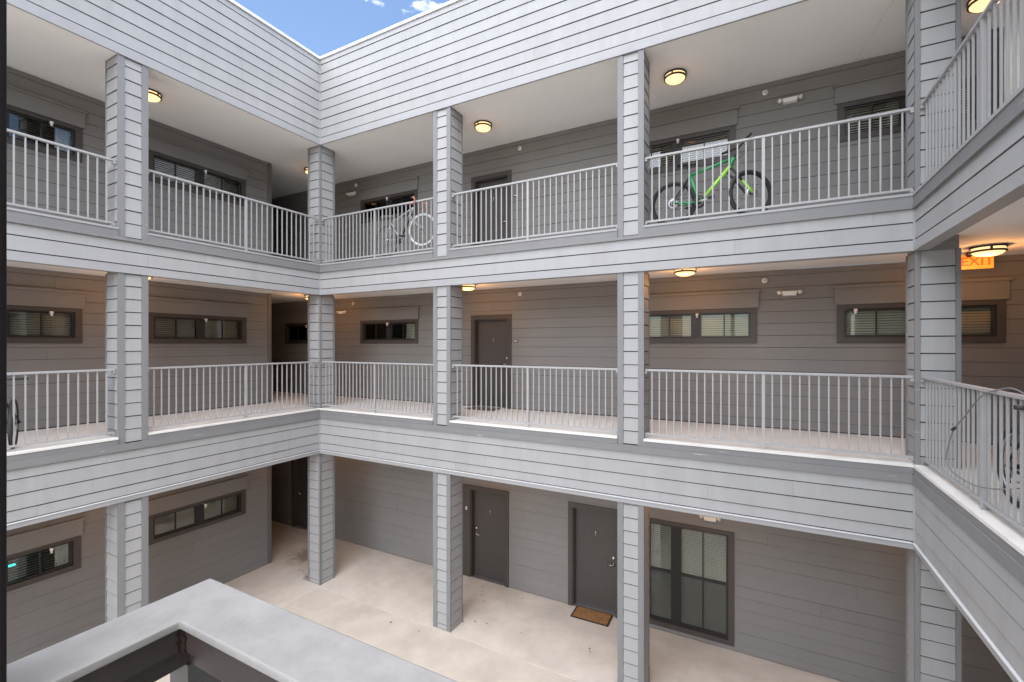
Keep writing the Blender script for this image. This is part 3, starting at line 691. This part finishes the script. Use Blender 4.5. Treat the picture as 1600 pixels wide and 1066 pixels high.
# dead leaves and crumbs blown against the column and door feet
m = MB(); rl = random.Random(11)
for (cx_, cy_, n_, sp_) in ((3.75, 0.45, 16, 0.35), (-0.55, 0.1, 10, 0.22), (-1.9, 0.35, 16, 0.5), (3.2, 1.5, 9, 0.4), (2.0, 0.9, 8, 1.0), (6.4, 0.9, 7, 0.9), (1.0, -0.7, 7, 1.2), (4.5, 0.2, 8, 1.2)):
    for k in range(n_//2):
        x = cx_+rl.gauss(0, sp_); y = cy_+rl.gauss(0, sp_*0.6); a = rl.uniform(0, 6.28); l_ = rl.uniform(0.012, 0.035)
        if y > 1.85: continue
        c, sn = math.cos(a)*l_, math.sin(a)*l_; h = rl.uniform(0.004, 0.012)
        m.add([(x-c, y-sn, 0.0055), (x+sn*0.45, y-c*0.45, 0.0055+h), (x+c, y+sn, 0.007), (x-sn*0.45, y+c*0.45, 0.0055+h*0.5)], [(0,1,2,3)])
lt = m.build('leaf_litter', 'litter'); tag(lt, 'scattered dry leaves and crumbs on the ground-floor walk', 'litter', kind='stuff')
# ------------------------------------------------------------------ bicycles
def wheel(root, c, rad, turn, tyre_m, rim_m, tw, disc=True):
    """wheel in the plane containing z and the heading turned by `turn` about z"""
    ax = Vector((-math.sin(turn), math.cos(turn), 0)); fx = Vector((math.cos(turn), math.sin(turn), 0)); c = Vector(c)
    m = MB(); m.ring(c, ax, rad-tw, tw, 48, 10); w = m.build('wheel', tyre_m, root)
    m = MB(); m.ring(c, ax, rad-2*tw-0.006, 0.010, 48, 6); m.build('rim', rim_m, w)
    m = MB(); m.tube([c-ax*0.045, c-ax*0.03, c+ax*0.03, c+ax*0.045], [0.010, 0.022, 0.022, 0.010], 12); m.build('hub', 'black', w)
    m = MB()
    for k in range(24):
        a = 2*math.pi*k/24; d = fx*math.cos(a)+Vector((0,0,1))*math.sin(a); a2 = a+(0.6 if k % 2 else -0.6); d2 = fx*math.cos(a2)+Vector((0,0,1))*math.sin(a2)
        sd_ = ax*(0.028 if k % 4 < 2 else -0.028)
        m.tube([c+sd_+d2*0.022, c+d*(rad-2*tw-0.010)], 0.0013, 4, cap=False)
    m.build('spokes', 'steel', w, kind='stuff')
    if disc:
        m = MB(); m.lathe([(0.05,-0.001),(0.082,-0.001),(0.082,0.001),(0.05,0.001),(0.05,-0.001)], c+ax*0.036*(-1), ax, 28); m.build('brake_disc', 'steel', w)
    return w, fx, ax
def bicycle(label, loc, rotz, rear, front, rr, rf, turn, frame_m, down_m, tyre_m, rim_m, tyre_f, rim_f, bb, seat, head_lo, head_hi, bar_z, grip_m, tw=0.024, mtb=True, fork_m='black', lean=0.0, drop=False, group='bicycles kept on the galleries', saddle_m='black', leg_m='black'):
    t = thing('bicycle', label, 'bicycle', loc, rotz, group); t.rotation_mode = 'XYZ'; t.rotation_euler = (lean, 0, rotz)
    V = lambda p, y=0.0: Vector((p[0], y, p[1]))
    wheel(t, V(rear), rr, 0, tyre_m, rim_m, tw, mtb); wf, fx, ax = wheel(t, V(front), rf, turn, tyre_f, rim_f, tw, mtb)
    top_j = Vector(seat)*0.80+Vector(bb)*0.20 if False else (Vector(bb)+(Vector(seat)-Vector(bb))*0.72)
    m = MB(); r1 = 0.023 if mtb else 0.0165
    m.tube([V(top_j), V(head_hi)], [r1*0.85, r1], 10); m.tube([V(bb), V(top_j)], r1*0.95, 10)
    m.tube([V(head_lo)-(V(head_hi)-V(head_lo))*0.08, V(head_hi)+(V(head_hi)-V(head_lo))*0.08], r1*1.15, 12)
    for s in (-1, 1):
        m.tube([V(bb, s*0.028), V((bb[0]*0.6+rear[0]*0.4, bb[1]*0.6+rear[1]*0.4), s*0.048), V(rear, s*0.066)], r1*0.55, 8)
    fr = m.build('frame', frame_m, t)
    m = MB()
    for s in (-1, 1): m.tube([V(top_j, s*0.02), V((top_j[0]*0.5+rear[0]*0.5, top_j[1]*0.5+rear[1]*0.5), s*0.05), V(rear, s*0.066)], r1*0.45, 8)
    m.build('seat_stay', 'black' if mtb else frame_m, fr)
    m = MB(); m.tube([V(bb), V(head_lo)], [r1*1.15, r1*1.3], 12); m.build('down_tube', down_m, fr)
    # fork turns with the front wheel
    crown = V(head_lo)-(V(head_hi)-V(head_lo)).normalized()*0.05
    m = MB(); m.tube([V(head_lo), crown], 0.016, 8)
    cw = Vector((fx.x*0.01, fx.y*0.01, 0)); m.tube([crown-ax*0.06, crown+ax*0.06], 0.017, 8)
    fk = m.build('fork', fork_m, t)
    for s in (-1, 1):
        p0 = crown+ax*s*0.058; p1 = V(front)+ax*s*0.058; pm = p0.lerp(p1, 0.5)
        m = MB(); m.tube([p0, pm], 0.014, 8); m.build('stanchion', fork_m if not mtb else 'black', fk)
        m = MB(); m.tube([pm, p1], 0.019 if mtb else 0.011, 8); m.build('fork_leg', (leg_m if s < 0 else 'black') if mtb else fork_m, fk)
    # stem, handlebar
    hd = (V(head_hi)-V(head_lo)).normalized(); st = V(head_hi)+hd*0.03; bc = st+fx*(0.07 if mtb else 0.09)+Vector((0,0,bar_z-st.z))
    m = MB(); m.tube([V(head_hi), st, bc], 0.015, 8); m.build('stem', 'black', t)
    m = MB(); hw = 0.34 if mtb else 0.21
    if not drop: m.tube([bc-ax*hw-fx*0.05+Vector((0,0,0.03)), bc-ax*0.12+Vector((0,0,0.02)), bc, bc+ax*0.12+Vector((0,0,0.02)), bc+ax*hw-fx*0.05+Vector((0,0,0.03))], 0.0115, 8)
    else:
        for s in (-1, 1): m.tube([bc, bc+ax*s*hw*0.9, bc+ax*s*hw+fx*0.06, bc+ax*s*hw+fx*0.085-Vector((0,0,0.05)), bc+ax*s*hw+fx*0.06-Vector((0,0,0.12)), bc+ax*s*hw-fx*0.03-Vector((0,0,0.135))], 0.012, 8)
    hb = m.build('handlebar', 'black' if not drop else grip_m, t)
    for s in (-1, 1):
        e0 = bc+ax*s*(hw-0.13)-fx*0.033+Vector((0,0,0.026)); e1 = bc+ax*s*(hw+0.002)-fx*0.052+Vector((0,0,0.031))
        if not drop:
            m = MB(); m.tube([e0, e1], 0.017, 10); m.build('grip', grip_m, hb)
            m = MB(); m.tube([e0-ax*s*0.03, e0-ax*s*0.01+fx*0.05, e0+ax*s*0.07+fx*0.065-Vector((0,0,0.01))], 0.006, 6); m.build('brake_lever', 'black', hb)
    m = MB(); m.tube([bc-ax*0.1, bc-ax*0.08+fx*0.12+Vector((0,0,-0.02)), crown+fx*0.05+Vector((0,0,0.05)), V(front)-ax*0.05], 0.0028, 5)
    m.tube([bc+ax*0.1, bc+ax*0.06+fx*0.10+Vector((0,0,-0.06)), V(head_lo)+Vector((-0.03,0.02,0)), V((bb[0]*0.5+head_lo[0]*0.5, bb[1]*0.5+head_lo[1]*0.5+0.05), 0.02)], 0.0028, 5); m.build('brake_cable', 'black', hb)
    # saddle
    m = MB(); m.tube([V(top_j), V(seat)-(V(seat)-V(bb)).normalized()*0.03], 0.0135, 8); m.build('seat_post', 'black', t)
    prof = [(-0.13, 0.066, 0.012), (-0.09, 0.072, 0.020), (-0.03, 0.052, 0.014), (0.04, 0.028, 0.010), (0.11, 0.020, 0.008), (0.145, 0.010, 0.0)]
    vs_, fs_ = [], []; sv = V(seat)
    for (x, hwid, zz) in prof:
        for k in range(10):
            a = 2*math.pi*k/10; vs_.append(sv+Vector((x, hwid*math.cos(a), zz+0.022*math.sin(a)*(1.0 if math.sin(a) > 0 else 1.3))))
    for i in range(len(prof)-1):
        for k in range(10): fs_.append((i*10+k, i*10+(k+1) % 10, (i+1)*10+(k+1) % 10, (i+1)*10+k))
    fs_ += [tuple(range(10)), tuple(range(50, 60))]
    MB().add(vs_, fs_, True).build('saddle', saddle_m, t)
    # drive train
    m = MB(); m.lathe([(0.055,-0.002),(0.092,-0.002),(0.092,0.002),(0.055,0.002),(0.055,-0.002)], V(bb, -0.045), (0,1,0), 32); m.lathe([(0.0,-0.004),(0.03,-0.004),(0.03,0.004),(0.0,0.004)], V(bb, -0.045), (0,1,0), 16)
    cr = m.build('crankset', 'black', t)
    for s in (-1, 1):
        ca = R(8) if s < 0 else R(188); e = V(bb, s*0.07)+Vector((math.cos(ca)*0.17, 0, math.sin(ca)*0.17))
        m = MB(); m.tube([V(bb, s*0.055), V(bb, s*0.07), e], [0.014, 0.014, 0.009], 8); m.build('crank_arm', 'steel', cr)
        m = MB(); q = e+Vector((0, s*0.055, 0)); m.box(q.x-0.045, q.x+0.045, q.y-0.045, q.y+0.045, q.z-0.011, q.z+0.011); m.build('pedal', 'black', cr, bevel=0.004)
    m = MB(); m.tube([V((bb[0], bb[1]+0.09), -0.045), V((rear[0], rear[1]+0.045), -0.045)], 0.0045, 5); m.tube([V((bb[0], bb[1]-0.09), -0.045), V((rear[0]+0.03, rear[1]-0.09), -0.047), V((rear[0], rear[1]-0.05), -0.045)], 0.0045, 5); m.build('chain', 'black', cr)
    m = MB()
    for i in range(6): m.lathe([(0.015,0.0),(0.024+i*0.0055,0.0),(0.024+i*0.0055,0.0015),(0.015,0.0015)], V(rear, -0.058+i*0.005), (0,1,0), 24)
    m.build('cassette', 'steel', t)
    m = MB(); m.tube([V((rear[0]+0.0, rear[1]-0.03), -0.06), V((rear[0]+0.025, rear[1]-0.075), -0.062), V((rear[0]+0.03, rear[1]-0.14), -0.052)], 0.009, 6); m.build('derailleur', 'black', t)
    return t
# green mountain bike on the top floor (local x along the back wing)
Z2, Z1 = FL[2], FL[1]
bicycle('green and lime mountain bike leaning on the top-floor railing', (0, 0.27, 0), 0, (7.455, Z2+0.338), (8.49, Z2+0.338), 0.338, 0.338, R(36), 'bike_green', 'bike_lime', 'rubber', 'black', 'rubber', 'black',
        (7.825, 7.445), (7.645, 8.025), (8.235, 7.905), (8.275, 8.015), 8.175, 'black', tw=0.027, leg_m='bike_lime')
# white road bike, handlebar hooked over the top-floor railing
bicycle('white bicycle with red bar tape hooked over the top-floor railing near the corner', (0, 0.20, 0), 0, (1.80, Z2+0.37), (2.715, Z2+0.50), 0.325, 0.32, R(6), 'bike_silver', 'black', 'rubber', 'bike_grey', 'bike_white', 'bike_white',
        (2.155, 7.50), (1.80, 8.00), (2.44, 7.985), (2.475, 8.10), 8.24, 'bike_red', tw=0.012, mtb=False, fork_m='bike_silver', drop=True, saddle_m='bike_grey')
# bicycle half hidden by the dark post, middle floor of the left wing (local x towards +Y)
bicycle('dark bicycle half hidden behind the dark post on the middle floor', (-0.36, -4.62, Z1), R(90), (-1.16, 0.335), (-0.07, 0.335), 0.335, 0.335, R(70), 'bike_grey', 'bike_grey', 'rubber', 'black', 'rubber', 'steel',
        (-0.76, 0.31), (-0.95, 0.88), (-0.245, 0.74), (-0.275, 0.85), 0.915, 'black', tw=0.026, fork_m='bike_grey')
# bicycle behind the right wing's middle-floor railing (local x towards -Y)
bicycle('black bicycle parked behind the right wing middle-floor railing', (W+0.36, -0.80, Z1), R(-90), (0.60, 0.345), (1.64, 0.345), 0.345, 0.345, R(10), 'black', 'black', 'rubber', 'steel', 'rubber', 'steel',
        (1.0, 0.31), (0.82, 0.86), (1.40, 0.72), (1.43, 0.83), 0.92, 'black', tw=0.026, fork_m='black', saddle_m='bike_red')
# cable lock over the right wing railing
pts = [Vector(p) for p in ((10.36, -2.55, 4.60), (10.345, -2.40, 4.90), (10.30, -2.20, 5.015), (10.275, -2.02, 5.005), (10.235, -1.78, 4.925), (10.232, -1.45, 4.72), (10.236, -1.16, 4.55), (10.24, -1.02, 4.40), (10.236, -0.955, 4.25), (10.236, -1.03, 4.15), (10.238, -1.30, 4.125), (10.24, -1.63, 4.14), (10.25, -1.95, 4.20), (10.33, -2.12, 4.26), (10.42, -2.25, 4.33))]
sm = []
for i in range(len(pts)-1):
    p0, p1, p2, p3 = pts[max(i-1, 0)], pts[i], pts[i+1], pts[min(i+2, len(pts)-1)]
    for k in range(6):
        u = k/6; sm.append(0.5*((2*p1)+(p2-p0)*u+(2*p0-5*p1+4*p2-p3)*u*u+(3*p1-p0-3*p2+p3)*u**3))
sm.append(pts[-1])
t = thing('cable_lock', 'long grey cable lock looped over the right wing railing', 'lock', (0, 0, 0))
MB().tube(sm, 0.0055, 8).build('cable', 'cable', t)
MB().tube([pts[6]+Vector((-0.004, -0.035, 0.018)), pts[6]+Vector((-0.004, 0.03, -0.012))], 0.014, 10).build('lock_body', 'black', t)

# ------------------------------------------------------------------ landing where the picture is taken from
CX, CY, CZ = 7.729, -6.548, 4.934          # outer corner and top of the guard
cwid = 0.098
t = thing('landing', 'concrete stair landing under the near guard rail', 'landing', (0, 0, 0))
MB().box(CX-0.02, W-0.2, -8.6, CY+0.02, FL[1]-0.2, FL[1]).build('slab', 'slab', t)
t = thing('guard_rail', 'wide grey-capped guard rail turning a corner at the bottom of the picture', 'guard rail', (CX, CY, FL[1]))
zc = CZ-FL[1]
def Lprism(off, wid, z0, z1, lx, ly):
    """an L in plan following the corner: arms towards +x and -y, outer face inset by off"""
    o, i = off, off+wid
    pl = [(o, -o), (lx, -o), (lx, -i), (i, -i), (i, -ly), (o, -ly)]
    n = len(pl); v = [(x, y, z0) for x, y in pl]+[(x, y, z1) for x, y in pl]
    f = [(3,4,5,0), (0,1,2,3), (6,9,10,11)[::1], (6,7,8,9)]
    f = [(0,3,4,5), (0,1,2,3), (6,11,10,9), (6,9,8,7)]+[(k, (k+1) % n, (k+1) % n+n, k+n) for k in range(n)]
    return MB().add(v, f)
Lprism(0.0, cwid, zc-0.012, zc, 2.2, 1.7).build('cap', 'guard_top', t, bevel=0.0035)
Lprism(0.006, 0.084, zc-0.050, zc-0.0125, 2.2, 1.7).build('top_tube', 'guard_brown', t)
Lprism(0.020, 0.050, zc-0.088, zc-0.0515, 2.2, 1.7).build('lower_tube', 'guard_brown', t)
Lprism(0.024, 0.040, 0.10, 0.14, 2.2, 1.7).build('bottom_rail', 'guard_brown', t)
wb = MB(); rr_ = random.Random(3)           # rusty seam in the inner corner, ragged along both faces
for k in range(14):
    z1_ = zc-0.0128-0.0027*k; z0_ = z1_-0.0027; wx = 0.004+rr_.uniform(0, 0.009); wy = 0.003+rr_.uniform(0, 0.007)
    wb.box(0.0905, 0.0905+wx, -0.0925, -0.0902, z0_, z1_); wb.box(0.0902, 0.0925, -0.0905-wy, -0.0905, z0_, z1_)
wb.build('rust_seam', 'rust', t, kind='stuff')
MB().box(0.022, 0.075, -0.075, -0.022, -0.01, zc-0.089).build('corner_post', 'guard_grey', t)
for i in range(1, 17):
    if i*0.12 < 2.1: MB().box(0.04+i*0.12, 0.06+i*0.12, -0.055, -0.035, 0.141, zc-0.089).build('baluster', 'guard_brown', t)
    if i*0.12 < 1.6: MB().box(0.035, 0.055, -0.06-i*0.12, -0.04-i*0.12, 0.141, zc-0.089).build('baluster', 'guard_brown', t)
# dark support post standing in the guard's line
d = Vector((-math.sin(YAW), math.cos(YAW), 0))+Vector((math.cos(YAW), math.sin(YAW), 0))*((13.5-800)/FPX)
px = CX+cwid+0.012; ty = (px-CAM.x)/d.x; py = CAM.y+ty*d.y
t = thing('support_post', 'near-black support post along the picture edge', 'post', (px, py, FL[1]))
MB().box(-0.13, 0.0, -0.14, 0.0, 0.0, 3.4).build('shaft', 'post_dark', t, bevel=0.006)
MB().box(-0.15, 0.02, -0.16, 0.02, -0.0, 0.02).build('base_plate', 'post_dark', t)
